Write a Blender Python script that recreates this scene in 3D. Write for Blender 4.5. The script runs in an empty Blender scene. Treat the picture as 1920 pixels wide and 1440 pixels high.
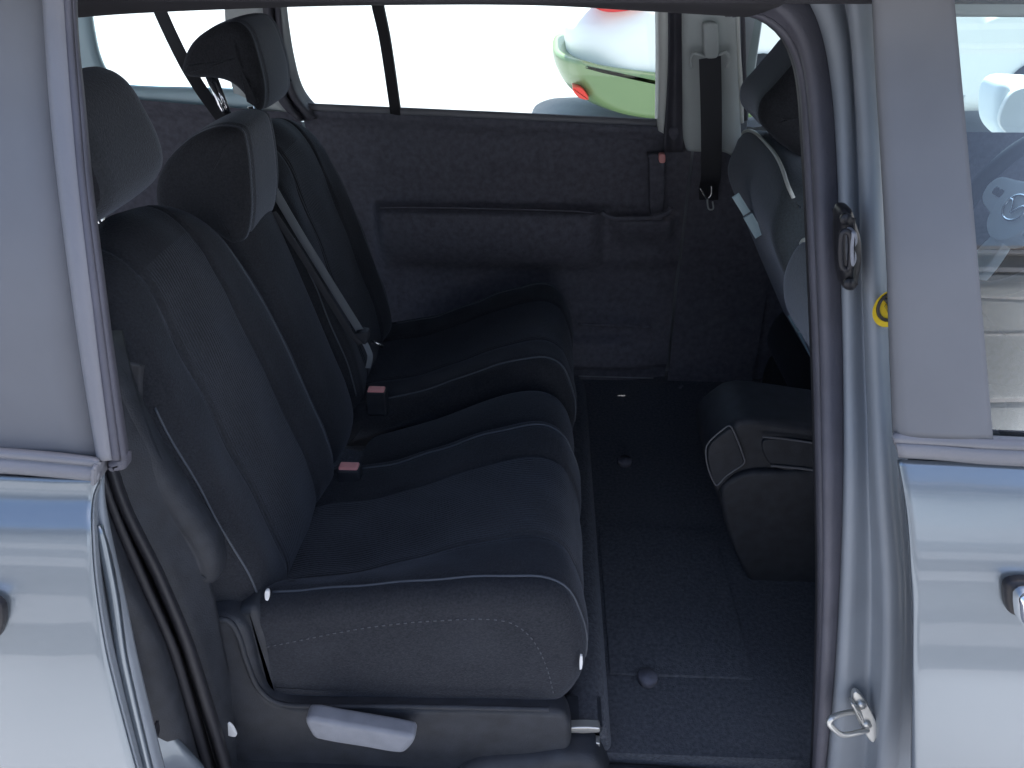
import bpy, bmesh, math, random
from mathutils import Vector, Matrix
random.seed(7)
S = bpy.context.scene
COL = S.collection

# ---------------------------------------------------------------- camera
F, PITCH, YAW, CH = 1490.0, math.radians(30.5), math.radians(2.5), 1.45
cd = bpy.data.cameras.new('camera'); cam = bpy.data.objects.new('camera', cd); COL.objects.link(cam)
cam.location = (0, 0, CH); cam.rotation_euler = (math.radians(90) - PITCH, 0, YAW)
cd.sensor_width = 36; cd.lens = 36 * F / 1920; cd.clip_start = 0.02; cd.clip_end = 500
S.camera = cam
# ---------------------------------------------------------------- world, sun, exposure
SUN_EL, SUN_AZ = math.radians(70), math.radians(55)     # azimuth from +Y towards +X
w = bpy.data.worlds.new('World'); S.world = w; w.use_nodes = True
nt = w.node_tree; nt.nodes.clear()
sky = nt.nodes.new('ShaderNodeTexSky'); sky.sky_type = 'NISHITA'; sky.sun_disc = False
sky.dust_density = 3.0; sky.ozone_density = .6; sky.sun_elevation = SUN_EL; sky.sun_rotation = SUN_AZ
bg = nt.nodes.new('ShaderNodeBackground'); bg.inputs['Strength'].default_value = 0.13
wo = nt.nodes.new('ShaderNodeOutputWorld')
nt.links.new(sky.outputs[0], bg.inputs[0]); nt.links.new(bg.outputs[0], wo.inputs[0])
sl = bpy.data.lights.new('sun', 'SUN'); sl.energy = 4.5; sl.angle = math.radians(0.5); sl.color = (1, .98, .94)
so = bpy.data.objects.new('sun', sl); COL.objects.link(so)
sd = Vector((math.sin(SUN_AZ) * math.cos(SUN_EL), math.cos(SUN_AZ) * math.cos(SUN_EL), math.sin(SUN_EL)))
so.rotation_euler = sd.to_track_quat('Z', 'Y').to_euler(); so.location = (3, 6, 9)
S.view_settings.view_transform = 'Standard'; S.view_settings.look = 'None'
S.view_settings.gamma = 1; S.view_settings.exposure = 1.65
S.render.engine = 'CYCLES'
try: S.view_settings.use_curve_mapping = False
except Exception: pass

# ---------------------------------------------------------------- measuring: a photo point met with a real plane or body surface
cp, sp_, cy, sy = math.cos(PITCH), math.sin(PITCH), math.cos(YAW), math.sin(YAW)
RR = Vector((cy, sy, 0)); FF = Vector((-sy * cp, cy * cp, -sp_)); UU = Vector((-sy * sp_, cy * sp_, cp))
def P(u, v, Y=None, Z=None, X=None):
    d = FF + RR * ((u - 960) / F) - UU * ((v - 720) / F)
    t = Y / d.y if Y is not None else ((Z - CH) / d.z if Z is not None else X / d.x)
    return Vector((d.x * t, d.y * t, CH + d.z * t))
def interp(tab, z):
    if z <= tab[0][0]: return tab[0][1]
    for (a, fa), (b, fb) in zip(tab, tab[1:]):
        if z <= b:
            t = (z - a) / (b - a); t = t * t * (3 - 2 * t); return fa + (fb - fa) * t
    (a, fa), (b, fb) = tab[-2:]
    return fb + (fb - fa) / (b - a) * (z - b)
SKIN = [(0.0, .68), (.25, .630), (.5, .592), (.72, .583), (.9, .594), (.965, .606), (1.0, .63), (1.1, .662), (1.4, .758), (1.5, .79)]
def skin_r(z): return interp(SKIN, z)
def skin_l(z): return interp(SKIN, z) - .075
def skin_f(z): return 2.0 - .22 * max(0, z - 1.02)
def flat(y): return lambda z: y
def PS(u, v, surf, d=0.0):
    z = 1.0
    Y = surf(z) + d
    for i in range(60):
        p = P(u, v, Y=Y); Y = Y * .5 + (surf(p.z) + d) * .5
    return P(u, v, Y=Y)

# ---------------------------------------------------------------- curves
def cr(pts, n, closed=False):
    """resampled Catmull-Rom by arc length"""
    pts = [Vector(p) for p in pts]; m = len(pts); out = []
    segs = m if closed else m - 1
    for i in range(segs):
        if closed: a, b, c, d = pts[(i - 1) % m], pts[i], pts[(i + 1) % m], pts[(i + 2) % m]
        else: a, b, c, d = pts[max(i - 1, 0)], pts[i], pts[i + 1], pts[min(i + 2, m - 1)]
        # centripetal-ish tangents limited to avoid overshoot
        L = (c - b).length
        t1 = (c - a); t2 = (d - b)
        la, lb = (b - a).length + L, (d - c).length + L
        t1 = t1 * (L / la) if la > 0 else t1 * 0
        t2 = t2 * (L / lb) if lb > 0 else t2 * 0
        for k in range(12):
            t = k / 12; h = t * t * (3 - 2 * t)
            out.append(b * (1 - h) + c * h + t1 * (t * (1 - t) ** 2) - t2 * (t * t * (1 - t)))
    out.append(pts[0].copy() if closed else pts[-1].copy())
    acc = [0]
    for a, b in zip(out, out[1:]): acc.append(acc[-1] + (b - a).length)
    T = acc[-1]; res = []; j = 0
    N = n if closed else n - 1
    for k in range(n):
        s = T * k / N
        while j < len(acc) - 2 and acc[j + 1] < s: j += 1
        L = acc[j + 1] - acc[j]
        t = (s - acc[j]) / L if L > 1e-9 else 0
        res.append(out[j].lerp(out[j + 1], min(max(t, 0), 1)))
    return res

# ---------------------------------------------------------------- materials
def mat(name, base, rough=.6, metal=0, bump=0, bscale=200, sheen=0, spec=.5, var=0, vscale=8, coat=0, rib=None, aniso=None, dust=0):
    m = bpy.data.materials.new(name); m.use_nodes = True; t = m.node_tree; b = t.nodes['Principled BSDF']
    b.inputs['Base Color'].default_value = (*base, 1); b.inputs['Roughness'].default_value = rough
    b.inputs['Metallic'].default_value = metal; b.inputs['Specular IOR Level'].default_value = spec
    if coat: b.inputs['Coat Weight'].default_value = coat; b.inputs['Coat Roughness'].default_value = .04
    if sheen:
        b.inputs['Sheen Weight'].default_value = sheen; b.inputs['Sheen Roughness'].default_value = .45
        b.inputs['Sheen Tint'].default_value = (.75, .82, 1, 1)
    tc = t.nodes.new('ShaderNodeTexCoord')
    colsock = None
    if var:
        n = t.nodes.new('ShaderNodeTexNoise'); n.inputs['Scale'].default_value = vscale; n.inputs['Detail'].default_value = 6
        t.links.new(tc.outputs['Object'], n.inputs['Vector'])
        r = t.nodes.new('ShaderNodeMapRange'); r.inputs[1].default_value = .3; r.inputs[2].default_value = .7
        r.inputs[3].default_value = 1 - var; r.inputs[4].default_value = 1 + var
        t.links.new(n.outputs[0], r.inputs[0])
        mx = t.nodes.new('ShaderNodeMix'); mx.data_type = 'RGBA'; mx.blend_type = 'MULTIPLY'; mx.inputs[0].default_value = 1
        mx.inputs[6].default_value = (*base, 1); t.links.new(r.outputs[0], mx.inputs[7])
        colsock = mx.outputs[2]
    if dust:
        n2 = t.nodes.new('ShaderNodeTexNoise'); n2.inputs['Scale'].default_value = 5; n2.inputs['Detail'].default_value = 9
        t.links.new(tc.outputs['Object'], n2.inputs['Vector'])
        r2 = t.nodes.new('ShaderNodeMapRange'); r2.inputs[1].default_value = .5; r2.inputs[2].default_value = .75
        r2.inputs[3].default_value = 0; r2.inputs[4].default_value = dust
        t.links.new(n2.outputs[0], r2.inputs[0])
        m2 = t.nodes.new('ShaderNodeMix'); m2.data_type = 'RGBA'
        t.links.new(r2.outputs[0], m2.inputs[0])
        if colsock: t.links.new(colsock, m2.inputs[6])
        else: m2.inputs[6].default_value = (*base, 1)
        m2.inputs[7].default_value = (.22, .23, .26, 1); colsock = m2.outputs[2]
    if colsock: t.links.new(colsock, b.inputs['Base Color'])
    if bump or rib:
        bp = t.nodes.new('ShaderNodeBump'); bp.inputs['Strength'].default_value = 1; h = None
        if bump:
            n3 = t.nodes.new('ShaderNodeTexNoise'); n3.inputs['Scale'].default_value = bscale; n3.inputs['Detail'].default_value = 3
            t.links.new(tc.outputs['Object'], n3.inputs['Vector']); h = n3.outputs[0]
            bp.inputs['Distance'].default_value = bump
        if rib:
            wv = t.nodes.new('ShaderNodeTexWave'); wv.bands_direction = 'Y'; wv.inputs['Scale'].default_value = rib
            wv.inputs['Distortion'].default_value = .15
            t.links.new(tc.outputs['Object'], wv.inputs['Vector'])
            if h:
                ad = t.nodes.new('ShaderNodeMath'); ad.operation = 'MULTIPLY_ADD'
                t.links.new(wv.outputs[1], ad.inputs[0]); ad.inputs[1].default_value = .9; t.links.new(h, ad.inputs[2]); h = ad.outputs[0]
            else: h = wv.outputs[1]
            bp.inputs['Distance'].default_value = max(bump, .0006)
        t.links.new(h, bp.inputs['Height']); t.links.new(bp.outputs[0], b.inputs['Normal'])
    return m
def glassmat(name, tint, rough=0.0, ior=1.5):
    m = bpy.data.materials.new(name); m.use_nodes = True; t = m.node_tree; t.nodes.clear()
    o = t.nodes.new('ShaderNodeOutputMaterial'); mx = t.nodes.new('ShaderNodeMixShader')
    tr = t.nodes.new('ShaderNodeBsdfTransparent'); tr.inputs[0].default_value = (*tint, 1)
    g = t.nodes.new('ShaderNodeBsdfGlossy'); g.inputs['Roughness'].default_value = rough
    fr = t.nodes.new('ShaderNodeFresnel'); fr.inputs[0].default_value = ior
    t.links.new(fr.outputs[0], mx.inputs[0]); t.links.new(tr.outputs[0], mx.inputs[1]); t.links.new(g.outputs[0], mx.inputs[2])
    t.links.new(mx.outputs[0], o.inputs[0]); return m
M = dict(
    fabric=mat('seat_fabric', (.029, .0305, .036), .97, bump=.0012, bscale=420, sheen=.14, spec=.15, var=.28, vscale=300, dust=.06),
    ribbed=mat('ribbed_seat_fabric', (.034, .0355, .041), .97, bump=.0012, bscale=500, sheen=.16, spec=.15, var=.26, vscale=300, rib=58, dust=.05),
    frontfab=mat('front_seat_fabric', (.075, .088, .098), .95, bump=.001, bscale=420, sheen=.4, spec=.2, var=.2, vscale=300),
    litfab=mat('daylit_headrest_fabric', (.050, .054, .062), .95, bump=.001, bscale=420, sheen=.35, spec=.2, var=.22, vscale=300),
    piping=mat('piping_cord', (.085, .095, .115), .6),
    stitch=mat('stitching_thread', (.085, .088, .10), .8),
    plastic=mat('black_plastic', (.024, .027, .035), .6, bump=.0005, bscale=500, var=.25, vscale=40),
    trim=mat('door_trim_plastic', (.110, .110, .138), .85, bump=.0010, bscale=280, var=.22, vscale=70, dust=.10),
    carpet=mat('black_carpet', (.085, .088, .100), 1, bump=.003, bscale=350, sheen=.15, spec=.1, var=.3, vscale=150, dust=.05),
    mat_=mat('floor_mat_pile', (.087, .090, .102), 1, bump=.003, bscale=350, sheen=.15, spec=.1, var=.3, vscale=150, dust=.08),
    pale=mat('pale_grey_pillar_plastic', (.52, .56, .56), .6, bump=.0004, bscale=500, var=.05),
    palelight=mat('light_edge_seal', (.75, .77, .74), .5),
    rubber=mat('weather_seal_rubber', (.085, .084, .105), .6, bump=.0004, bscale=300, var=.14, vscale=18),
    darkrubber=mat('dark_rubber', (.022, .022, .028), .55),
    paint=mat('silver_blue_car_paint', (.19, .225, .262), .28, metal=.75, coat=.8, bump=.00006, bscale=1500),
    jamb=mat('silver_blue_jamb_paint', (.24, .265, .30), .55, metal=.1, coat=.08, var=.06, vscale=10),
    cover=mat('satin_black_pillar_film', (.145, .148, .160), .6, spec=.45, var=.07, vscale=9, dust=.12),
    lilac=mat('greyed_door_frame_rubber', (.17, .172, .192), .5, bump=.0003, bscale=250, var=.06, vscale=10),
    steel=mat('bright_steel', (.62, .63, .64), .25, metal=1),
    zinc=mat('zinc_plated_steel', (.62, .62, .60), .38, metal=.85),
    chrome=mat('chrome', (.8, .82, .85), .08, metal=1),
    gloss=mat('gloss_black_plastic', (.018, .018, .022), .4, spec=.35),
    dark=mat('headliner_edge_dark', (.022, .021, .026), .8),
    lever=mat('grey_lever_plastic', (.21, .22, .25), .5, bump=.0004, bscale=800, var=.1, vscale=40),
    red=mat('red_button_plastic', (.90, .38, .36), .4),
    webbing=mat('belt_webbing', (.035, .037, .045), .7, bump=.0004, bscale=900),
    webgrey=mat('grey_belt_webbing', (.15, .165, .185), .6, bump=.0004, bscale=900),
    yellow=mat('yellow_sticker', (.80, .56, .03), .45), ink=mat('black_ink', (.03, .025, .02), .5),
    olive=mat('olive_ink', (.34, .25, .02), .5),
    daytint=mat('blue_daylight_tint', (.55, .74, .82), .4),
    tyre=mat('tyre_rubber', (.02, .02, .022), .8), white=mat('white_car_paint', (.85, .85, .80), .5, coat=.3), shadep=mat('shade_green_bumper', (.17, .25, .10), .4, coat=.4),
    tail=mat('red_lamp_lens', (.6, .02, .02), .12), reflect=mat('red_reflector', (.75, .05, .03), .3),
    blackout=mat('underbody_black', (.03, .03, .03), .8),
    hub=mat('steering_wheel_grey', (.80, .86, .90), .45), rim=mat('steering_rim_leather', (.018, .02, .025), .45),
    glass=glassmat('window_glass', (.86, .95, .92)), glassd=glassmat('side_window_glass', (.80, .90, .90), ior=1.75),
    wall=mat('pale_wall_siding', (.34, .35, .36), .8, var=.08, vscale=1.2), gdoor=mat('garage_door_paint', (.66, .70, .71), .55, var=.04, vscale=1),
    gtrim=mat('white_trim_paint', (.8, .8, .8), .5), roofm=mat('grey_shingle', (.12, .11, .11), .9, var=.3, vscale=6),
    reflband=mat('dark_reflection_strip', (.10, .10, .105), .9, bump=.003, bscale=80, var=.2, vscale=3),
    ground=mat('pale_concrete', (.31, .315, .33), .9, bump=.004, bscale=60, var=.14, vscale=1.5),
)

# ---------------------------------------------------------------- object helpers
def link(name, verts, faces, m, parent=None, smooth=True, mats=None, fm=None):
    me = bpy.data.meshes.new(name); me.from_pydata([tuple(v) for v in verts], [], faces)
    if mats:
        for x in mats: me.materials.append(x)
        if fm:
            for i, k in enumerate(fm): me.polygons[i].material_index = k
    else: me.materials.append(m)
    bm = bmesh.new(); bm.from_mesh(me); bmesh.ops.recalc_face_normals(bm, faces=bm.faces); bm.to_mesh(me); bm.free()
    if smooth:
        for p in me.polygons: p.use_smooth = True
    o = bpy.data.objects.new(name, me); COL.objects.link(o)
    if parent is not None: o.parent = parent; o.matrix_parent_inverse = Matrix.Translation(-wl(parent))
    return o
def wl(o):
    v = Vector(o.location)
    return v if o.parent is None else v
def empty(name, loc, label, cat, group=None):
    o = bpy.data.objects.new(name, None); COL.objects.link(o); o.location = loc; o.empty_display_size = .1
    o['label'] = label; o['category'] = cat
    if group: o['group'] = group
    return o
def tag(o, label=None, cat=None, group=None, kind=None):
    for k, v in (('label', label), ('category', cat), ('group', group), ('kind', kind)):
        if v: o[k] = v
    return o
def sharp(o, ang=40):
    me = o.data; bm = bmesh.new(); bm.from_mesh(me)
    for e in bm.edges:
        if len(e.link_faces) == 2 and e.calc_face_angle(0) > math.radians(ang): e.smooth = False
    bm.to_mesh(me); bm.free(); return o
def bevel(o, w=.003, seg=2):
    b = o.modifiers.new('bevel', 'BEVEL'); b.width = w; b.segments = seg; b.limit_method = 'ANGLE'; b.angle_limit = math.radians(35); return o
def box(name, lo, hi, m, parent=None, bev=0):
    x0, y0, z0 = lo; x1, y1, z1 = hi
    v = [(x0, y0, z0), (x1, y0, z0), (x1, y1, z0), (x0, y1, z0), (x0, y0, z1), (x1, y0, z1), (x1, y1, z1), (x0, y1, z1)]
    f = [(0, 3, 2, 1), (4, 5, 6, 7), (0, 1, 5, 4), (1, 2, 6, 5), (2, 3, 7, 6), (3, 0, 4, 7)]
    o = link(name, v, f, m, parent, smooth=False)
    if bev: bevel(o, bev, 3)
    return o
def tube(name, pts, r, m, parent=None, n=10, closed=False, r2=None, side=None, smooth_n=None):
    """swept ellipse; side = fixed direction of the r2 radius"""
    if smooth_n: pts = cr(pts, smooth_n, closed)
    pts = [Vector(p) for p in pts]; V = []; Fc = []; k = len(pts); prev = None
    for i, p in enumerate(pts):
        a = pts[(i - 1) % k] if closed else pts[max(i - 1, 0)]; b = pts[(i + 1) % k] if closed else pts[min(i + 1, k - 1)]
        t = (b - a).normalized()
        s = Vector(side) if side is not None else (prev if prev is not None else (Vector((0, 0, 1)) if abs(t.z) < .9 else Vector((1, 0, 0))))
        s = (s - t * s.dot(t)).normalized(); prev = s; q = t.cross(s)
        ra = r; rb = r2 if r2 else r
        for j in range(n):
            an = 2 * math.pi * j / n; V.append(p + s * (rb * math.cos(an)) + q * (ra * math.sin(an)))
    R = k if closed else k - 1
    for i in range(R):
        for j in range(n):
            a, b = i * n + j, i * n + (j + 1) % n; c, d = ((i + 1) % k) * n + (j + 1) % n, ((i + 1) % k) * n + j
            Fc.append((a, b, c, d))
    if not closed: Fc.append(tuple(range(n))[::-1]); Fc.append(tuple((k - 1) * n + j for j in range(n)))
    return link(name, V, Fc, m, parent)
def ribbon(name, pts, wdir, wid, th, m, parent=None, n=40):
    pts = cr(pts, n); V = []; Fc = []; wdir = Vector(wdir)
    for i, p in enumerate(pts):
        a = pts[max(i - 1, 0)]; b = pts[min(i + 1, n - 1)]; t = (b - a).normalized()
        s = (wdir - t * wdir.dot(t)).normalized(); q = t.cross(s)
        for (x, y) in ((-1, -1), (-.9, -1.2), (.9, -1.2), (1, -1), (1, 1), (.9, 1.2), (-.9, 1.2), (-1, 1)): V.append(p + s * (x * wid / 2) + q * (y * th / 2))
    for i in range(n - 1):
        for j in range(8): Fc.append((i * 8 + j, i * 8 + (j + 1) % 8, (i + 1) * 8 + (j + 1) % 8, (i + 1) * 8 + j))
    Fc.append(tuple(range(8))[::-1]); Fc.append(tuple((n - 1) * 8 + j for j in range(8)))
    return sharp(link(name, V, Fc, m, parent), 50)
def rails(name, rows, surf, m, parent=None, n=60, k=5, th=.006, hard=False, extra=None):
    """smooth sheet through rows of measured points; row = (points, depth)"""
    R = []
    for pts, d in rows:
        q = cr([PS(u, v, surf, 0) for u, v in pts], n)
        R.append([Vector((a.x, a.y, a.z)) for a in q] if d == 0 else cr([PS(u, v, surf, d) for u, v in pts], n))
    cols = []
    for i in range(n):
        line = [r[i] for r in R]
        if hard or len(R) == 2:
            out = []
            for a, b in zip(line, line[1:]):
                for j in range(k): out.append(a.lerp(b, j / k))
            out.append(line[-1]); cols.append(out)
        else: cols.append(cr(line, (len(R) - 1) * k + 1))
    c = len(cols[0]); V = [p for col in cols for p in col]
    Fc = [(i * c + j, i * c + j + 1, (i + 1) * c + j + 1, (i + 1) * c + j) for i in range(n - 1) for j in range(c - 1)]
    o = link(name, V, Fc, m, parent)
    if th:
        s = o.modifiers.new('thickness', 'SOLIDIFY'); s.thickness = th; s.offset = 0
    return o

class Pad:
    """upholstered body: closed side profile (x,z) run across the width y0..y1 with rounded sides"""
    def __init__(s, prof, y0, y1, r=.03, n=96, w=28, disp=None, dome=0, skew=None, shrink=None):
        s.n = n; q = cr([Vector((a[0], 0, a[1])) for a in prof], n, True)
        area = sum(q[i].x * q[(i + 1) % n].z - q[(i + 1) % n].x * q[i].z for i in range(n))
        if area < 0: q = q[::-1]
        N = []
        for i in range(n):
            t = (q[(i + 1) % n] - q[i - 1]).normalized(); N.append(Vector((t.z, 0, -t.x)))
        ts = []
        K = 6
        for k in range(K): ts.append((y0 + r * (1 - math.cos(math.pi / 2 * k / K)), r * (1 - math.sin(math.pi / 2 * k / K))))
        for k in range(w + 1): ts.append((y0 + r + (y1 - y0 - 2 * r) * k / w, 0))
        for k in range(K - 1, -1, -1): ts.append((y1 - r * (1 - math.cos(math.pi / 2 * k / K)), r * (1 - math.sin(math.pi / 2 * k / K))))
        s.cols = []; s.T = []
        cx = sum((a for a in q), Vector()) / n
        for y, ins in ts:
            t = (y - y0) / (y1 - y0); s.T.append(t); col = []
            for i in range(n):
                p = q[i] - N[i] * ins
                if disp: p = p + N[i] * disp(i / n, t, q[i])
                p = Vector((p.x, y, p.z))
                if skew: p = p + skew(t, p)
                col.append(p)
            s.cols.append(col)
        s.q = q; s.N = N
    def build(s, name, m, parent=None, mats=None, pick=None, dome=None, hub=None):
        n = s.n; V = [p for c in s.cols for p in c]; Fc = []; fm = []
        for j in range(len(s.cols) - 1):
            for i in range(n):
                Fc.append((j * n + i, j * n + (i + 1) % n, (j + 1) * n + (i + 1) % n, (j + 1) * n + i))
                fm.append(pick(i / n, (s.T[j] + s.T[j + 1]) / 2, s.q[i]) if pick else 0)
        L = (len(s.cols) - 1) * n
        if dome is None:
            Fc.append(tuple(range(n))); fm.append(0)
            Fc.append(tuple(L + i for i in range(n))[::-1]); fm.append(0)
        else:
            for base, sg in ((0, -1), (L, 1)):
                ring = V[base:base + n]; c = sum(ring, Vector()) / n; prev = base
                if hub: c.x, c.z = hub
                for f in (.8, .55, .3):
                    st = len(V)
                    V += [c + (p - c) * f + Vector((0, sg * dome * (1 - f * f), 0)) for p in ring]
                    for i in range(n):
                        a = (prev + i, prev + (i + 1) % n, st + (i + 1) % n, st + i); Fc.append(a if sg > 0 else a[::-1]); fm.append(0)
                    prev = st
                V.append(c + Vector((0, sg * dome, 0)))
                for i in range(n): Fc.append((prev + i, prev + (i + 1) % n, len(V) - 1)); fm.append(0)
        return link(name, V, Fc, m, parent, mats=mats, fm=fm)
    def at(s, i, t, lift=0):
        """surface point at profile fraction i and width t"""
        i = (i % 1) * s.n; a = int(i) % s.n; b = (a + 1) % s.n; fi = i - int(i)
        j = 0
        while j < len(s.T) - 2 and s.T[j + 1] < t: j += 1
        f = (t - s.T[j]) / max(s.T[j + 1] - s.T[j], 1e-9)
        p = s.cols[j][a].lerp(s.cols[j][b], fi).lerp(s.cols[j + 1][a].lerp(s.cols[j + 1][b], fi), f)
        return p + s.N[a].lerp(s.N[b], fi) * lift
    def near(s, x, z):
        b = min(range(s.n), key=lambda i: (s.q[i].x - x) ** 2 + (s.q[i].z - z) ** 2); return b / s.n
def g(x, c, w): return math.exp(-((x - c) / w) ** 2)
def px(pts, Y): return [(P(u, v, Y=Y).x, P(u, v, Y=Y).z) for u, v in pts]
def slab(name, prof, y0, y1, m, parent=None, r=.006, n=80, w=3):
    return sharp(Pad(prof, y0, y1, r, n, w).build(name, m, parent), 60)
def polyslab(name, pts, y0, y1, m, parent=None, bev=.003):
    """hard cornered outline in x,z with thickness in y"""
    n = len(pts); V = [(x, y0, z) for x, z in pts] + [(x, y1, z) for x, z in pts]
    Fc = [tuple(range(n)), tuple(range(n, 2 * n))[::-1]] + [(i, (i + 1) % n, n + (i + 1) % n, n + i) for i in range(n)]
    o = link(name, V, Fc, m, parent, smooth=False)
    if bev: bevel(o, bev, 2)
    return o

# ================================================================ SETTING
bm = bmesh.new(); bmesh.ops.create_grid(bm, x_segments=8, y_segments=8, size=150); me = bpy.data.meshes.new('ground'); bm.to_mesh(me); bm.free()
me.materials.append(M['ground']); gr = bpy.data.objects.new('ground', me); COL.objects.link(gr); gr['kind'] = 'structure'

for k, (ya, yb) in enumerate(((-.55, -.28), (-1.6, -.85), (-3.6, -2.3))):  # unseen dark ground strips added to band the door paint's reflections
    pa = link('unseen_reflection_strip', [(-20, ya, .004), (20, ya, .004), (20, yb, .004), (-20, yb, .004)], [(0, 1, 2, 3)], M['reflband'], None, smooth=False); pa['kind'] = 'structure'

# building behind the camera, seen only as reflections in glass and paint
bd = empty('garage_building', (0, -6, 0), 'pale garage building with a panelled door reflected in the glass and paint', 'garage')
box('wall', (-9, -10, 0), (9, -6, 3.5), M['wall'], bd)
gd = box('garage_door', (.4, -6.03, 0), (4.6, -5.95, 2.35), M['gdoor'], bd)
for k in range(4): box('panel_seam', (.4, -5.95, .52 + k * .5), (4.6, -5.94, .55 + k * .5), M['gtrim'], gd)
for nm, lo, hi in (('door_frame', (.2, -6.05, 0), (.4, -5.9, 2.5)), ('door_frame', (4.6, -6.05, 0), (4.8, -5.9, 2.5)), ('door_lintel', (.2, -6.05, 2.5), (4.8, -5.88, 2.75))): box(nm, lo, hi, M['gtrim'], bd)
box('fascia', (-9.3, -6.2, 3.5), (9.3, -5.6, 3.72), M['gtrim'], bd)
v = [(-9.4, -5.55, 3.73), (9.4, -5.55, 3.73), (9.4, -10.4, 3.73), (-9.4, -10.4, 3.73), (-9.4, -8, 5.0), (9.4, -8, 5.0)]
link('roof', v, [(0, 1, 5, 4), (2, 3, 4, 5), (0, 4, 3), (1, 2, 5), (0, 3, 2, 1)], M['roofm'], bd, smooth=False)

# ================================================================ OUTSIDE CAR
oc = empty('parked_car', (2.0, 7.1, 0), 'pale hatchback parked beyond the far window, bumper shading painted green, with a red reflector', 'car')
bq = px([(1060, 60), (1062, 100), (1068, 132), (1082, 152), (1112, 175), (1155, 190), (1200, 198)], 6.25)
body = bq + [(1.25, .26), (1.6, .22), (3.4, .22), (4.15, .3), (4.35, .5), (4.25, .78), (3.5, .98), (2.9, 1.38), (2.0, 1.47), (1.15, 1.42), (.75, 1.14), (.40, .98)]
def bdisp(i, t, p):
    return (.0 if p.z < 1 else .16) * (math.sin(math.pi * t) - 1)
def bskew(t, p):
    e = abs(2 * t - 1); return Vector((.30 * e ** 4 * (1 if p.x < 1.4 else (-1 if p.x > 3 else 0)), 0, 0))
Pad(body, 6.05, 7.75, .14, 120, 22, disp=bdisp, skew=bskew).build('body', M['white'], oc)
bpf = px([(1038, 104), (1036, 116), (1044, 140), (1060, 166), (1090, 189), (1130, 203), (1190, 211), (1300, 214), (1400, 190), (1300, 136), (1200, 128), (1130, 120), (1080, 112), (1052, 104)], 6.25)
Pad(bpf, 5.98, 7.8, .05, 110, 22, skew=lambda t, p: Vector((.2 * abs(2 * t - 1) ** 4, 0, 0))).build('bumper', M['shadep'], oc)  # shading and glass tint of the bumper put into its green
for (x, y) in ((1.50, 6.12), (3.5, 6.12), (1.50, 7.6), (3.5, 7.6)):
    wh = tube('wheel', [(x, y - .09, .31), (x, y - .06, .31), (x, y + .1, .31), (x, y + .12, .31)], .31, M['tyre'], oc, n=32)
    tube('rim', [(x, y - .105, .31), (x, y - .07, .31)], .19, M['steel'], wh, n=24)
lp_ = px([(1095, -8), (1130, 20), (1200, 14), (1215, 0), (1180, -20), (1120, -22)], 6.10)
slab('rear_lamp', lp_, 6.02, 6.4, M['tail'], oc, r=.03)
slab('rear_reflector', px([(1073, 163), (1090, 163), (1103, 183), (1085, 180)], 6.02), 5.95, 6.2, M['reflect'], oc, r=.01)
slab('side_window', [(1.2, 1.02), (3.3, 1.02), (2.85, 1.33), (1.4, 1.36)], 6.16, 6.3, M['gloss'], oc, r=.02)

# ================================================================ MINIVAN SHELL
van = empty('minivan', (0, 1.3, 0), 'silver blue minivan with its sliding door open, showing the black cabin', 'minivan')
E_ = 'end'
# floor
fl = box('floor_carpet', (-2.2, .80, .22), (1.7, 2.06, .30), M['carpet'], van)
for u, vv, Y in ((1215, 1267, .952), (1172, 862, 1.597)):
    c = P(u, vv, Z=.312)
    tube('mat_fastener', [(c.x, c.y, .300), (c.x, c.y, .310), (c.x, c.y, .3135)], .017, M['trim'], fl, n=20)
fm_ = slab('floor_mat', [(.13, .3005), (.38, .3005), (.38, .3045), (.13, .3045)], .95, 1.34, M['mat_'], van, r=.003)
# riser in front of the seat rails
slab('seat_rail_riser', [(.055, .30), (.12, .30), (.115, .345), (.10, .36), (.07, .36), (.055, .345)], .80, 1.9, M['carpet'], van, r=.01)
# roof, ends
slab('roof', [(-2.3, 1.43), (1.2, 1.43), (1.7, 1.43), (1.3, 1.50), (-.2, 1.56), (-2.2, 1.50)], .62, 1.93, M['jamb'], van, r=.03)  # near edge widened out of view to shade the sliding door glass
slab('headliner', [(-2.2, 1.385), (1.25, 1.385), (1.25, 1.398), (-2.2, 1.398)], .79, 1.94, M['dark'], van, r=.004)
box('tailgate', (-2.32, .72, .3), (-2.25, 2.05, 1.0), M['trim'], van, .01)
slab('bulkhead', [(1.45, .3), (1.7, .3), (1.7, .9), (1.45, .92)], .66, 2.04, M['plastic'], van, r=.02)
# sill under the opening
slab('sill', [(-1.1, .12), (.60, .12), (.60, .262), (-1.1, .262)], .64, .80, M['plastic'], van, r=.02)

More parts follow.
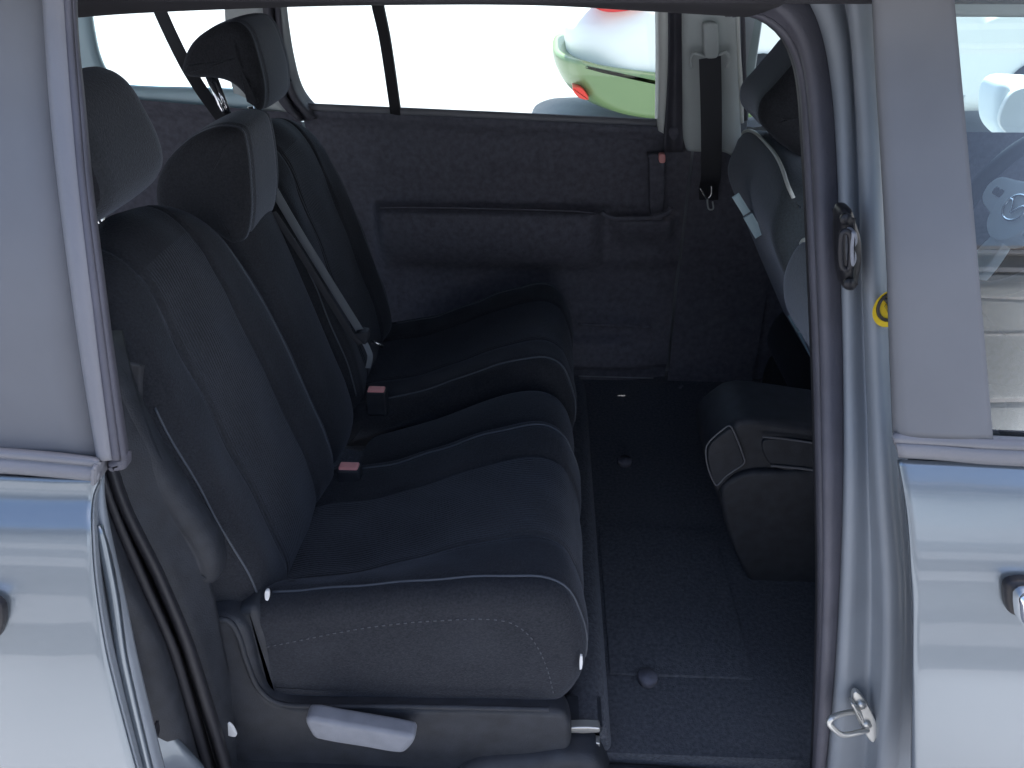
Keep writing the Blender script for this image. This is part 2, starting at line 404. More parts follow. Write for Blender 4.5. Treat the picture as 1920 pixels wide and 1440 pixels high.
# --- far side wall
def far_pt(x, z, d=0): return Vector((x, skin_f(z) + d, z))
def wallgrid(name, x0, x1, zlo, zhi, f, m, nx=110, nz=90, th=.02):
    V = []; Fc = []
    for i in range(nx + 1):
        x = x0 + (x1 - x0) * i / nx; a = zlo(x); b = zhi(x)
        for j in range(nz + 1):
            z = a + (b - a) * j / nz; V.append(far_pt(x, z, f(x, z)))
    for i in range(nx):
        for j in range(nz): q = i * (nz + 1) + j; Fc.append((q, q + 1, q + nz + 2, q + nz + 1))
    o = link(name, V, Fc, m, van)
    return o
def step(x, c, w): return 1 / (1 + math.exp(-(x - c) / w))
XB = P(1279, 450, Y=2).x
pL = P(703, 388, Y=1.97); pR = P(1125, 395, Y=1.97); pB = P(900, 470, Y=1.97)
def sill_z(x): return 1.011 + (.264 - x) * .036
def door_relief(x, z):
    arm_lo, arm_hi = pB.z, pL.z
    inx = step(x, pL.x, .006) * step(-x, -pR.x, .010)
    d = -.065 * inx * step(z, arm_lo - .02, .03) * step(-z, -arm_hi, .003)       # arm rest roll
    px_ = step(x, pR.x + .03, .01) * step(-x, -(XB - .03), .006)
    top = .788
    d += -.05 * px_ * step(z, top - .05, .02) * step(-z, -top, .003)             # pull handle
    d += .02 * step(-z, -(arm_lo - .05), .01) * step(z, .5, .02) * step(x, -.4, .02)
    d += -.03 * step(-z, -.43, .004) * step(x, .02, .02) * step(-x, -.30, .02)   # bottle ledge
    d += .015 * step(-z, -.34, .004)
    d += -.018 * g(z, sill_z(x) - .01, .022)
    d += -.006 * g(z, .9, .03)
    return d
dt = wallgrid('far_door_trim', -.60, XB - .003, lambda x: .295, sill_z, door_relief, M['trim'], 220, 220)
tube('armrest_edge', [P(u, v, Y=1.932) for u, v in ((712, 389), (800, 389), (950, 392), (1080, 396), (1118, 400))], .0022, M['trim'], dt, smooth_n=30)
tube('pull_handle', [P(u, v, Y=1.93) for u, v in ((1128, 398), (1145, 408), (1180, 409), (1225, 407), (1252, 398), (1258, 388))], .006, M['trim'], dt, smooth_n=40)
tube('pocket_edge', [P(u, v, Y=1.96) for u, v in ((1085, 608), (1150, 610), (1222, 614))], .004, M['trim'], dt, smooth_n=20)
tube('pocket_ledge', [P(u, v, Y=1.955) for u, v in ((1085, 705), (1150, 707), (1225, 709))], .0018, M['lever'], dt, smooth_n=20)
tube('lower_moulding', [P(u, v, Y=1.95) for u, v in ((1080, 742), (1150, 744), (1235, 744), (1262, 736), (1280, 722))], .004, M['trim'], dt, smooth_n=30)
slab('latch_cover', px([(1214, 288), (1246, 290), (1246, 302), (1240, 420), (1222, 420), (1216, 302)], 1.975), 1.965, 1.99, M['trim'], dt, r=.004)
slab('lock_knob', px([(1236, 288), (1246, 288), (1246, 303), (1236, 303)], 1.96), 1.95, 1.97, M['red'], dt, r=.003)
wallgrid('centre_pillar_lower_trim', XB + .002, .60, lambda x: .295, lambda x: .985, lambda x, z: -.012 + .01 * g(z, .6, .1), M['trim'], 40, 40)
wallgrid('far_front_door_trim', .602, 1.5, lambda x: .295, lambda x: 1.0, lambda x, z: .01 - .03 * g(z, .8, .06), M['trim'], 40, 40)
wallgrid('rear_quarter_trim', -2.25, -.603, lambda x: .295, lambda x: 1.035 + (-.56 - x) * .075, lambda x, z: -.03 * g(z, 1.03 + (-.56 - x) * .07, .03) - .01 * g(z, .93, .05), M['trim'], 80, 60)
# outer skin of the far side keeps daylight out
polyslab('far_body_side', [(-2.3, .2), (1.75, .2), (1.75, .97), (-.6, 1.0), (-2.3, 1.1)], 2.045, 2.06, M['jamb'], van, 0)
# lit cap along the far sill
tube('sill_seal', [far_pt(x, sill_z(x) + .006, -.004) for x in (-.60, -.3, .0, .27)], .007, M['lilac'], van, r2=.010, smooth_n=20)
# quarter window surround
QW = [(130, 60), (172, 22), (178, 60), (187, 100), (205, 140), (240, 160), (320, 163), (420, 166), (500, 172)]
QB = [(90, 100), (100, 60), (110, 120), (125, 170), (150, 200), (215, 208), (320, 212), (420, 216), (500, 222)]
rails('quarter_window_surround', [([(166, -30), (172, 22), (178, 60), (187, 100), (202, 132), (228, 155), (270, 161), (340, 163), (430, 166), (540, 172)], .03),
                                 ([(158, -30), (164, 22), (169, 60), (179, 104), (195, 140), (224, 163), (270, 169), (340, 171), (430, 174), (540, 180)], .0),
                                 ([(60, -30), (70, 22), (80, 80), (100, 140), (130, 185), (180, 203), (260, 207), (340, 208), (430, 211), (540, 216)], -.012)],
      skin_f, M['daytint'], van, n=60, k=5)  # blue sky light on the trim put into its colour
# D pillar closes off behind
rails('rear_pillar_trim', [([(60, -40), (75, 60), (100, 140), (130, 190)], 0), ([(-300, -40), (-290, 60), (-280, 140), (-260, 190)], 0)], skin_f, M['pale'], van, n=12)
# C pillar with its seals
rails('rear_door_pillar', [
    ([(420, -30), (425, 60), (432, 140), (450, 200), (480, 225)], .00),
    ([(492, -30), (497, 40), (507, 120), (522, 185), (552, 222)], -.02)], skin_f, M['pale'], van, n=30)
rails('rear_pillar_seal', [
    ([(492, -30), (497, 40), (507, 120), (522, 185), (552, 222)], -.02),
    ([(501, -30), (506, 40), (516, 120), (532, 182), (562, 226)], -.045),
    ([(509, -30), (514, 40), (524, 120), (540, 180), (572, 226)], -.015),
    ([(518, -30), (523, 40), (533, 118), (549, 178), (585, 224)], -.035),
    ([(526, -30), (533, 45), (545, 115), (562, 172), (600, 222)], .0),
    ([(532, -30), (539, 40), (551, 112), (567, 165), (592, 198), (625, 222)], .025)], skin_f, M['rubber'], van, n=40)
for nm, xa, xb in (('window_glass', -.62, .31), ('quarter_window_glass', -1.6, -.66), ('front_window_glass', .46, 1.5)):
    link(nm, [(xa, 2.028, .985), (xb, 2.028, .985), (xb, 1.948, 1.385), (xa, 1.948, 1.385)], [(0, 1, 2, 3)], M['glass'], van)
box('far_window_sun_shield', (-2.2, 1.90, 1.292), (.398, 1.99, 1.40), M['dark'], van, .012)  # hidden header, hung low to cut the sun reaching the far seat
box('front_window_header', (.40, 1.88, 1.265), (1.6, 1.97, 1.40), M['pale'], van, .012)
box('far_sun_blocker', (.30, 2.005, .95), (.485, 2.035, 1.40), M['jamb'], van, .004)  # unseen box added to stop a sun patch on the floor
# window divider
rails('window_bar', [([(692, -30), (697, 5), (712, 70), (733, 210)], -.005), ([(714, -30), (718, 5), (732, 75), (752, 214)], -.005)], skin_f, M['dark'], van, n=12, th=.02)
# centre pillar (far)
rails('far_pillar_seal', [([(1229, -30), (1231, 60), (1231, 150), (1230, 236)], .02), ([(1238, -30), (1240, 60), (1240, 150), (1237, 245)], -.02), ([(1250, -30), (1252, 60), (1250, 160), (1244, 250)], -.02)], skin_f, M['palelight'], van, n=20)
rails('far_pillar_gap', [([(1250, -30), (1252, 60), (1250, 160), (1244, 285)], -.018), ([(1264, -30), (1265, 60), (1265, 160), (1262, 285)], .0), ([(1282, -30), (1282, 60), (1282, 160), (1282, 285)], -.02)], skin_f, M['rubber'], van, n=20)
pil = rails('far_pillar_trim', [
    ([(1281, -30), (1281, 80), (1282, 180), (1283, 250), (1288, 276)], -.02),
    ([(1284, -30), (1284, 80), (1285, 180), (1286, 260), (1292, 282)], -.055),
    ([(1312, -30), (1312, 80), (1312, 180), (1312, 260), (1314, 284)], -.06),
    ([(1350, -30), (1352, 80), (1354, 180), (1356, 260), (1358, 285)], -.06),
    ([(1372, -30), (1374, 80), (1378, 180), (1380, 250), (1382, 300)], -.055),
    ([(1377, -30), (1379, 80), (1384, 180), (1387, 250), (1390, 300)], -.03)], skin_f, M['pale'], van, n=40)
slab('height_adjuster', px([(1318, 42), (1342, 42), (1345, 60), (1345, 100), (1340, 107), (1322, 107), (1319, 100), (1317, 60)], 1.88), 1.862, 1.90, M['pale'], pil, r=.006)
rg = [P(u, v, Y=1.872) for u, v in ((1297, 128), (1295, 112), (1302, 100), (1320, 106), (1342, 106), (1360, 97), (1368, 110), (1362, 128))]
tube('belt_guide', rg, .0035, M['pale'], pil, smooth_n=30)
tube('pillar_edge_seal', [PS(u, v, skin_f, -.03) for u, v in ((1381, -20), (1384, 80), (1389, 160), (1391, 230))], .005, M['palelight'], van, smooth_n=20)
tube('pillar_edge_seal', [PS(u, v, skin_f, -.02) for u, v in ((1391, -20), (1394, 80), (1396, 160), (1398, 225))], .005, M['rubber'], van, smooth_n=20)
# --- near roof edge
rails('door_header', [([(60, -120), (700, -140), (1300, -120), (1500, -110)], .02), ([(80, -30), (400, -38), (700, -42), (1000, -40), (1300, -25), (1480, -15)], .02),
                      ([(90, 12), (250, 2), (520, -4), (700, -6), (1000, -4), (1250, 4), (1440, 14)], .09),
                      ([(100, 30), (250, 19), (520, 8), (700, 4), (1000, 4), (1230, 16), (1400, 26)], .13),
                      ([(100, 26), (250, 14), (520, 3), (700, 0), (1000, 0), (1230, 10), (1400, 20)], .22)], skin_r, M['dark'], van, n=80)
rails('header_trim', [([(1215, -20), (1290, -18), (1390, -8)], .20), ([(1215, 14), (1290, 19), (1395, 26)], .20)], skin_r, M['pale'], van, n=12)

# --- opening seal, forward post
R0 = [(1360, 26), (1400, 24), (1442, 42), (1475, 78), (1496, 140), (1506, 250), (1516, 450), (1526, 700), (1531, 900), (1534, 1100), (1529, 1300), (1520, 1500)]
Rm = [(1380, -10), (1435, 0), (1480, 32), (1508, 80), (1524, 150), (1534, 260), (1542, 450), (1550, 700), (1553, 900), (1553, 1100), (1545, 1300), (1532, 1500)]
R1 = [(1400, -60), (1462, -40), (1510, -5), (1540, 60), (1558, 150), (1568, 260), (1576, 450), (1583, 700), (1583, 900), (1576, 1100), (1564, 1300), (1545, 1500)]
R2 = [(1440, -90), (1500, -60), (1548, -10), (1570, 60), (1581, 150), (1586, 260), (1590, 450), (1594, 700), (1597, 900), (1592, 1100), (1580, 1300), (1558, 1500)]
R3 = [(1470, -120), (1530, -90), (1572, -40), (1592, 50), (1600, 150), (1606, 260), (1613, 450), (1622, 700), (1628, 900), (1632, 1100), (1628, 1300), (1618, 1500)]
R4 = [(1510, -140), (1560, -100), (1590, -40), (1606, 50), (1615, 150), (1622, 260), (1629, 450), (1641, 700), (1650, 900), (1661, 1100), (1659, 1300), (1645, 1500)]
R5 = [(1540, -140), (1590, -100), (1615, -40), (1625, 50), (1634, 150), (1642, 260), (1648, 450), (1657, 700), (1668, 900), (1684, 1100), (1682, 1300), (1672, 1500)]
R6 = [(1620, -140), (1640, -100), (1655, -40), (1660, 50), (1665, 150), (1672, 260), (1680, 450), (1690, 700), (1702, 900), (1735, 1100), (1735, 1300), (1730, 1500)]
def sh(path, dx): return [(u + dx, v) for u, v in path]
rails('opening_seal', [(R0, .17), (sh(R0, 5), .145), (sh(R0, 11), .135), (sh(R0, 15), .142), (sh(Rm, -6), .118), (Rm, .112), (sh(R1, -8), .122), (sh(R1, 1), .15)], skin_r, M['rubber'], van, n=110, k=4)
rails('seal_lip', [(sh(R0, -1), .178), (sh(R0, 3), .15), (sh(R0, 7), .146)], skin_r, M['darkrubber'], van, n=110, k=3)
post = rails('door_post', [(sh(R1, -6), .17), (sh(R1, 2), .124), (sh(R2, -3), .112), (sh(R2, 5), .113), (sh(R3, -5), .122), (sh(R3, 5), .120), (sh(R4, -6), .090), (sh(R4, 3), .080), (R5, .084), (sh(R5, 10), .10), (R6, .105)], skin_r, M['jamb'], van, n=120, k=4)
tube('body_seam', [PS(u, v, skin_r, d) for u, v, d in ((1577, 262, .12), (1596, 256, .12), (1612, 258, .128), (1632, 264, .08))], .0012, M['pale'], post, smooth_n=16)
tube('body_seam', [PS(u, v, skin_r, d) for u, v, d in ((1612, 340, .128), (1626, 330, .09), (1640, 318, .08))], .0008, M['plastic'], post, smooth_n=16)
# upper catch (black) on the post
uc = Pad(px([(1590, 393), (1600, 396), (1608, 420), (1617, 450), (1619, 490), (1615, 515), (1609, 540), (1598, 548), (1586, 545), (1580, 525), (1577, 500), (1575, 450), (1576, 410), (1581, 396)], .73), .725, .762, .012, 80, 4)
uc = uc.build('door_catch', M['gloss'], van)
for (u, vv) in ((1587, 412), (1593, 533)):
    c = P(u, vv, Y=.722); tube('screw', [c + Vector((0, .004, 0)), c], .0055, M['gloss'], uc, n=16)
fr_ = [P(u, v, Y=.712) for u, v in ((1577, 440), (1577, 498), (1588, 506), (1594, 495), (1594, 440), (1585, 433))]
tube('catch_frame', fr_, .0028, M['gloss'], uc, n=8, closed=True, smooth_n=40)
slab('catch_block', px([(1596, 436), (1606, 436), (1608, 455), (1603, 465), (1607, 485), (1600, 500), (1594, 495)], .71), .708, .725, M['lever'], uc, r=.003)
# lower striker: plate and bent wire loop
pc = PS(1622, 1345, skin_r, .10)
pl = Pad(px([(1603, 1293), (1610, 1296), (1626, 1318), (1645, 1357), (1646, 1366), (1636, 1388), (1626, 1380), (1606, 1345), (1598, 1320), (1597, 1300)], pc.y), pc.y - .004, pc.y + .004, .0015, 60, 2).build('door_striker', M['zinc'], van)
lp = [(1604, 1334, 0), (1580, 1338, -.012), (1560, 1346, -.028), (1554, 1354, -.03), (1560, 1364, -.03), (1578, 1377, -.026), (1592, 1377, -.02), (1626, 1369, 0)]
tube('striker_loop', [P(u, v, Y=pc.y - .004 + d) for u, v, d in lp], .0036, M['zinc'], pl, n=12, smooth_n=60)
rb = [(1592, 1311), (1596, 1310), (1611, 1328), (1618, 1345), (1614, 1350), (1604, 1336)]
slab('striker_rib', px(rb, pc.y - .006), pc.y - .014, pc.y - .003, M['zinc'], pl, r=.003)
for (u, vv) in ((1616, 1325), (1626, 1362)):
    c = P(u, vv, Y=pc.y - .008); tube('rivet', [c + Vector((0, .006, 0)), c], .006, M['zinc'], pl, n=16)
# yellow round sticker
ys_ = PS(1650, 579, skin_r, .068).y; sc_ = P(1669, 579, Y=ys_); rsx = sc_.x - P(1637, 579, Y=ys_).x
def disc(name, c, r, m, parent, ry=1.35, n=48, yo=0, th=.0006):
    V = []; 
    for k in range(n):
        a = 2 * math.pi * k / n; V.append(c + Vector((r * math.cos(a), yo, r * ry * math.sin(a))))
    V2 = [q + Vector((0, th, 0)) for q in V]
    Fc = [tuple(range(n)), tuple(range(n, 2 * n))[::-1]] + [(i, (i + 1) % n, n + (i + 1) % n, n + i) for i in range(n)]
    return link(name, V + V2, Fc, m, parent, smooth=False)
rsz = 1.22
stk = disc('warning_sticker', sc_, rsx, M['yellow'], van, ry=rsz)
# prohibition ring, slash and pictogram
cc = sc_ + Vector((0, -.0012, .003))
tube('ring', [cc + Vector((rsx * .76 * math.cos(a), 0, rsx * .90 * math.sin(a))) for a in [2 * math.pi * k / 40 for k in range(40)]], .0018, M['ink'], stk, n=6, closed=True)
tube('slash', [cc + Vector((-rsx * .5, 0, rsx * .52)), cc + Vector((rsx * .5, 0, -rsx * .52))], .0018, M['ink'], stk, n=6)
tube('pictogram', [cc + Vector((x * rsx, -.0004, z * rsx)) for x, z in ((-.38, .10), (-.28, .16), (0, -.28), (.05, -.45), (-.1, -.38), (-.40, .02))], .0006, M['olive'], stk, n=5, closed=True)
tube('warning_triangle', [cc + Vector((x * rsx, -.0004, z * rsx)) for x, z in ((-.18, -.98), (.0, -.80), (.1, -.98))], .0006, M['olive'], stk, n=5, closed=True)

# --- front door (right)
fd = rails('front_door', [([(1686, 862), (1696, 920), (1704, 980), (1709, 1060), (1713, 1150), (1712, 1280), (1709, 1560)], .012),
                          ([(1687, 862), (1698, 920), (1706, 980), (1711, 1060), (1715, 1150), (1714, 1280), (1711, 1560)], .0),
                          ([(1800, 866), (1805, 920), (1810, 980), (1812, 1060), (1812, 1150), (1812, 1280), (1812, 1560)], .0),
                          ([(2500, 900), (2500, 955), (2500, 1010), (2500, 1090), (2500, 1180), (2500, 1300), (2500, 1560)], .0)], skin_r, M['paint'], van, n=90, k=10, hard=True, th=.004)
rails('pillar_cover', [([(1640, -60), (1646, 100), (1658, 300), (1668, 480), (1673, 640), (1680, 818)], -.002), ([(1645, -60), (1651, 100), (1663, 300), (1673, 480), (1678, 640), (1684, 818)], -.012), ([(1710, -60), (1722, 100), (1735, 300), (1748, 480), (1758, 640), (1768, 822)], -.014), ([(1781, -60), (1795, 100), (1813, 300), (1829, 480), (1843, 640), (1859, 824)], -.012)], skin_r, M['cover'], fd, n=60, k=5)
rails('window', [([(1779, -60), (1793, 100), (1811, 300), (1827, 480), (1841, 640), (1857, 824)], .004), ([(2500, -60), (2500, 100), (2500, 300), (2500, 480), (2500, 640), (2500, 850)], .004)], skin_r, M['glassd'], fd, n=40, k=4, th=0)
rails('belt_moulding', [([(1674, 812), (1760, 817), (1860, 822), (2500, 850)], -.004), ([(1674, 820), (1760, 825), (1860, 831), (2500, 858)], -.016), ([(1676, 828), (1760, 833), (1860, 840), (2500, 866)], -.010), ([(1679, 832), (1760, 838), (1860, 846), (2500, 872)], -.012), ([(1683, 848), (1760, 853), (1860, 862), (2500, 890)], -.010), ([(1685, 853), (1760, 858), (1860, 867), (2500, 895)], .004)], skin_r, M['lilac'], fd, n=50, k=4)
def door_handle(parent, us, surf, ends):
    base = [(u, v) for u, v in ends]
    pts3 = [PS(u, v, surf, 0) for u, v in base]
    Y = sum(p.y for p in pts3) / len(pts3)
    h = Pad([(p.x, p.z) for p in pts3], Y - .034, Y - .004, .012, 70, 3).build('handle', M['chrome'], parent)
    Pad([(p.x * 1.0, p.z) for p in [q + (q - sum(pts3, Vector()) / len(pts3)) * .10 for q in pts3]], Y - .012, Y + .01, .005, 70, 3).build('handle_bezel', M['gloss'], h)
    return h
door_handle(fd, 0, skin_r, [(1884, 1088), (1893, 1080), (1925, 1078), (2080, 1092), (2100, 1120), (2080, 1150), (1925, 1146), (1893, 1136), (1885, 1120)])

# --- sliding door (left), slid back and standing proud of the side
sdn = rails('sliding_door', [([(-500, 868), (-500, 910), (-500, 990), (-500, 1100), (-500, 1250), (-500, 1560)], 0),
                             ([(100, 896), (100, 935), (100, 1000), (100, 1110), (100, 1260), (100, 1560)], 0),
                             ([(183, 898), (170, 935), (168, 1000), (177, 1110), (202, 1250), (285, 1560)], 0),
                             ([(186, 897), (173, 932), (171, 1000), (180, 1110), (205, 1250), (288, 1560)], .006),
                             ], skin_l, M['paint'], van, n=90, k=12, hard=True, th=.004)
rails('door_edge', [([(186, 890), (171, 932), (170, 1000), (179, 1110), (204, 1250), (287, 1560)], .004),
                    ([(188, 888), (178, 932), (182, 1000), (194, 1110), (222, 1250), (300, 1560)], .030),
                    ([(188, 886), (184, 932), (188, 1000), (204, 1110), (232, 1250), (308, 1560)], .034),
                    ([(189, 884), (187, 932), (194, 1000), (212, 1110), (240, 1250), (318, 1560)], .030),
                    ([(190, 882), (191, 932), (203, 1000), (228, 1110), (258, 1250), (336, 1560)], .045)], skin_l, M['jamb'], sdn, n=80, k=4)
rails('door_edge_ridge', [([(184, 985), (192, 1040), (207, 1120), (225, 1240), (300, 1560)], .026), ([(186, 985), (198, 1040), (214, 1120), (232, 1240), (308, 1560)], .022), ([(187, 985), (203, 1040), (219, 1120), (237, 1240), (314, 1560)], .030)], skin_l, M['paint'], sdn, n=50, k=3)
slab('edge_latch', px([(283, 1370), (288, 1372), (291, 1390), (287, 1400), (281, 1392)], .56), .545, .575, M['gloss'], sdn, r=.003)
rails('window', [([(-500, -60), (-500, 200), (-500, 500), (-500, 850)], .004), ([(20, -60), (40, 200), (72, 500), (120, 853)], .004), ([(86, -60), (100, 200), (134, 500), (187, 860)], .004)], skin_l, M['cover'], sdn, n=50, k=5)
WS0 = [(83, -60), (90, 60), (100, 200), (114, 340), (134, 500), (156, 660), (188, 862)]
def off(path, o): return [(u + a, v) for (u, v), a in zip(path, o)]
tb = off(WS0, [36, 36, 37, 34, 32, 29, 23])
rails('window_frame', [(WS0, .002), (off(WS0, [3] * 7), -.009), (off(WS0, [10] * 7), -.012), (off(WS0, [28, 29, 30, 28, 26, 23, 17]), -.010), (off(WS0, [33, 34, 35, 33, 31, 28, 20]), -.002), (tb, .006)], skin_l, M['lilac'], sdn, n=70, k=5)
rails('door_seal', [(tb, .004), (off(tb, [4, 4, 4, 5, 6, 7, 8]), -.010), (off(tb, [8, 7, 8, 9, 10, 11, 12]), -.002), (off(tb, [12, 10, 12, 13, 15, 16, 19]), -.004), (off(tb, [18, 14, 17, 19, 21, 23, 27]), .014)], skin_l, M['rubber'], sdn, n=70, k=4)
sdp = [PS(u, v, skin_l, -.006) for u, v in off(tb, [4, 4, 4, 4, 5, 6, 7])]
tube('seal_bead', sdp, .0016, M['palelight'], sdn, n=6, smooth_n=60)
slab('seal_end_cap', px([(203, 864), (233, 858), (237, 872), (234, 880), (208, 883), (204, 876)], .56), .556, .575, M['rubber'], sdn, r=.006)
rails('belt_moulding', [([(-500, 820), (0, 845), (100, 853), (187, 863)], -.002), ([(-500, 826), (0, 850), (100, 858), (188, 867)], -.015), ([(-500, 832), (0, 856), (100, 864), (188, 873)], -.008), ([(-500, 852), (0, 876), (100, 884), (187, 893)], -.012), ([(-500, 858), (0, 882), (100, 890), (186, 898)], .004)], skin_l, M['lilac'], sdn, n=50, k=4)
ec = PS(190, 880, skin_l, -.006)
slab('moulding_end', px([(182, 864), (189, 863), (192, 868), (191, 892), (187, 898), (181, 896)], ec.y), ec.y - .012, ec.y + .012, M['lilac'], sdn, r=.004)
door_handle(sdn, 0, skin_l, [(-200, 1105), (-180, 1095), (-30, 1110), (2, 1120), (10, 1140), (6, 1168), (-6, 1182), (-40, 1180), (-180, 1165), (-200, 1140)])

# --- rear jamb of the opening (below and behind the sliding door)
J0 = [(60, 860), (90, 1000), (140, 1150), (200, 1300), (270, 1560)]
J1 = [(120, 620), (150, 760), (195, 930), (255, 1080), (320, 1230), (410, 1560)]
J2 = [(170, 620), (185, 760), (228, 930), (300, 1080), (362, 1230), (462, 1560)]
J3 = [(190, 620), (205, 760), (250, 930), (325, 1080), (382, 1230), (478, 1560)]
J4 = [(225, 620), (262, 760), (330, 930), (390, 1080), (420, 1230), (500, 1560)]
rj = rails('rear_jamb', [(J0, .03), (sh(J1, -30), .05), (J1, .10)], skin_r, M['plastic'], van, n=50)
rails('rear_opening_seal', [(sh(J1, -4), .11), (sh(J1, 5), .085), (sh(J1, 12), .085), (sh(J2, -22), .115), (sh(J2, -14), .115), (sh(J2, -7), .085), (J2, .088), (sh(J2, 6), .12)], skin_r, M['darkrubber'], van, n=70, k=4)
rails('wheel_arch_trim', [(J2, .12), (J3, .13), (J4, .17)], skin_r, M['plastic'], van, n=50)
rails('rear_inner_trim', [([(95, -60), (115, 300), (150, 600), (190, 900)], .15), ([(-200, -60), (-180, 300), (-170, 600), (-150, 900)], .15)], skin_r, M['trim'], van, n=30)
c = P(300, 1300, Y=.68); pg = tube('body_plug', [c + Vector((0, .012, 0)), c + Vector((0, .004, 0)), c], .022, M['plastic'], rj, n=28)
rails('sill_edge', [([(255, 1300), (300, 1352), (345, 1395), (390, 1450), (410, 1560)], .06), ([(235, 1330), (262, 1375), (290, 1440), (300, 1560)], .035), ([(200, 1340), (225, 1400), (235, 1450), (240, 1560)], .03)], skin_r, M['paint'], rj, n=30, k=4)
slab('care_label', px([(415, 1352), (433, 1354), (445, 1374), (440, 1378), (424, 1372)], .752), .748, .752, M['gtrim'], van, r=.001)

# ================================================================ SECOND ROW SEATS
GRP = 'second row seats of the minivan'
CY = .80
cush = px([(440, 1150), (490, 1128), (560, 1122), (700, 1112), (850, 1103), (960, 1100), (1020, 1104), (1060, 1122), (1082, 1158), (1097, 1205), (1096, 1245), (1080, 1285), (1045, 1312), (900, 1312), (700, 1308), (530, 1302), (450, 1280)], CY)
def cush_seat(parent, y0, y1, prof=cush, wide=True, name='cushion', near_side=False, drop=.075):
    def disp(i, t, p):
        top = 1.0 if p.z > .50 else max(0, (p.z - .42) / .08)
        if not wide: return -.004 * g(t, .5, .4) * 0 + .010 * math.sin(math.pi * t) * top
        b = .007 * (g(t, .12, .13) + g(t, .88, .13)) - .002
        s1 = -.005 * (g(t, .27, .012) + g(t, .73, .012)) - .004 * g(t, .075, .010) - .004 * g(t, .925, .010)
        wr = .0018 * math.sin(p.x * 60 + t * 9) * math.sin(t * 21 + 1)
        return (b + s1 + wr + .005 * g(t, .5, .16)) * top
    def skew(t, p):
        k = min(1, max(0, (.02 - p.x) / .36)); k = k * k * (3 - 2 * k); q = min(1, max(0, (p.z - .44) / .10))
        return Vector((0, 0, -drop * k * q * (step(t, .20, .05) if near_side else 1)))
    pd = Pad(prof, y0, y1, .030, 130, 64 if wide else 24, disp=disp, skew=skew)
    def pick(i, t, q): return 1 if (wide and .27 < t < .73 and q.z > .50 and q.x < .06) else 0
    o = pd.build(name, None, parent, mats=[M['fabric'], M['ribbed']], pick=pick)
    if wide:
        a = pd.near(-.38, .60); b_ = pd.near(.058, .50)
        if b_ < a: rng = [a - (a - b_) * k / 50 for k in range(51)]
        else: rng = [a + (b_ - a) * k / 50 for k in range(51)]
        if abs(b_ - a) > .5:
            d = 1 - abs(b_ - a); rng = [(a - d * k / 50) % 1 if b_ > a else (a + d * k / 50) % 1 for k in range(51)]
        for t in (.075, .925):
            tube('piping', [pd.at(s, t, .0016) for s in rng], .0018, M['piping'], o, n=8)
    return o, pd
# backrest profile (side view at the cushion crease)
def back_prof(dz=0, dx=0):
    f = [(-.400, .545), (-.405, .62), (-.425, .70), (-.450, .80), (-.475, .90), (-.495, .98), (-.515, 1.045), (-.545, 1.085), (-.580, 1.095), (-.610, 1.075), (-.625, 1.03), (-.615, .95), (-.585, .80), (-.555, .65), (-.530, .55), (-.50, .50), (-.43, .50)]
    return [(x + dx * (z - .5), z + dz * (z - .5) / .6) for x, z in f]
def back_seat(parent, y0, y1, wide=True, dz=0, dx=0):
    def disp(i, t, p):
        fr = step(p.x, -.60 + (.60 - p.z) * .25, .02)
        tp = step(-p.z, -1.06, .02)
        if not wide: return .012 * math.sin(math.pi * t) * fr
        b = .013 * (g(t, .12, .12) + g(t, .88, .12)) * step(-p.z, -1.0, .05) - .002
        s1 = -.006 * (g(t, .28, .013) + g(t, .72, .013)) - .004 * (g(t, .08, .01) + g(t, .92, .01))
        wr = .002 * math.sin(p.z * 40 + t * 5) * math.sin(t * 17)
        return (b + s1 + wr + .008 * g(t, .5, .15)) * fr
    def skew(t, p):   # shoulders slope down and inwards
        e = abs(2 * t - 1); k = max(0, (p.z - .80) / .30)
        return Vector((0, -(2 * t - 1) * .045 * k * k * (1 if wide else .3), -.055 * e ** 3 * k * (1 if wide else .4)))
    pd = Pad(back_prof(dz, dx), y0, y1, .034, 150, 64 if wide else 24, disp=disp, skew=skew)
    def pick(i, t, q): return 1 if (wide and .28 < t < .72 and q.x > -.56 and q.z < 1.05 + dz) else 0
    o = pd.build('backrest', None, parent, mats=[M['fabric'], M['ribbed']], pick=pick)
    if wide:
        a = pd.near(-.402 , .56); b_ = pd.near(-.51, 1.03 + dz)
        d = (b_ - a)
        if d > .5: d -= 1
        if d < -.5: d += 1
        for t, f in ((.035, .80), (.92, 1)):
            tube('piping', [pd.at((a + d * f * k / 50) % 1, t, .0015) for k in range(51)], .0016, M['piping'], o, n=8)
    return o, pd
def headrest(parent, prof, y0, y1, r=.045, taper=.12, hub=None, posts=()):
    ym = (y0 + y1) / 2
    zm = sum(p[1] for p in prof) / len(prof); xm = sum(p[0] for p in prof) / len(prof)
    def disp(i, t, p): return -.004 * (g(t, .16, .012) + g(t, .84, .012))
    def skew(t, p):
        e = abs(2 * t - 1)
        return Vector(((xm - p.x) * taper * e ** 3, (ym - p.y) * .12 * max(0, (p.z - zm) / .1), (zm - p.z) * taper * e ** 3))
    pd = Pad(prof, y0, y1, r, 110, 26, disp=disp, skew=skew)
    o = pd.build('headrest', None, parent, mats=[M['fabric'], M['litfab']], pick=lambda i, t, q: 1 if .10 < t < .90 else 0, dome=.004, hub=hub)  # light on the headrest front put into a paler fabric
    for a, b_ in posts: tube('post', [a, b_], .0065, M['chrome'], o, n=12)
    return o
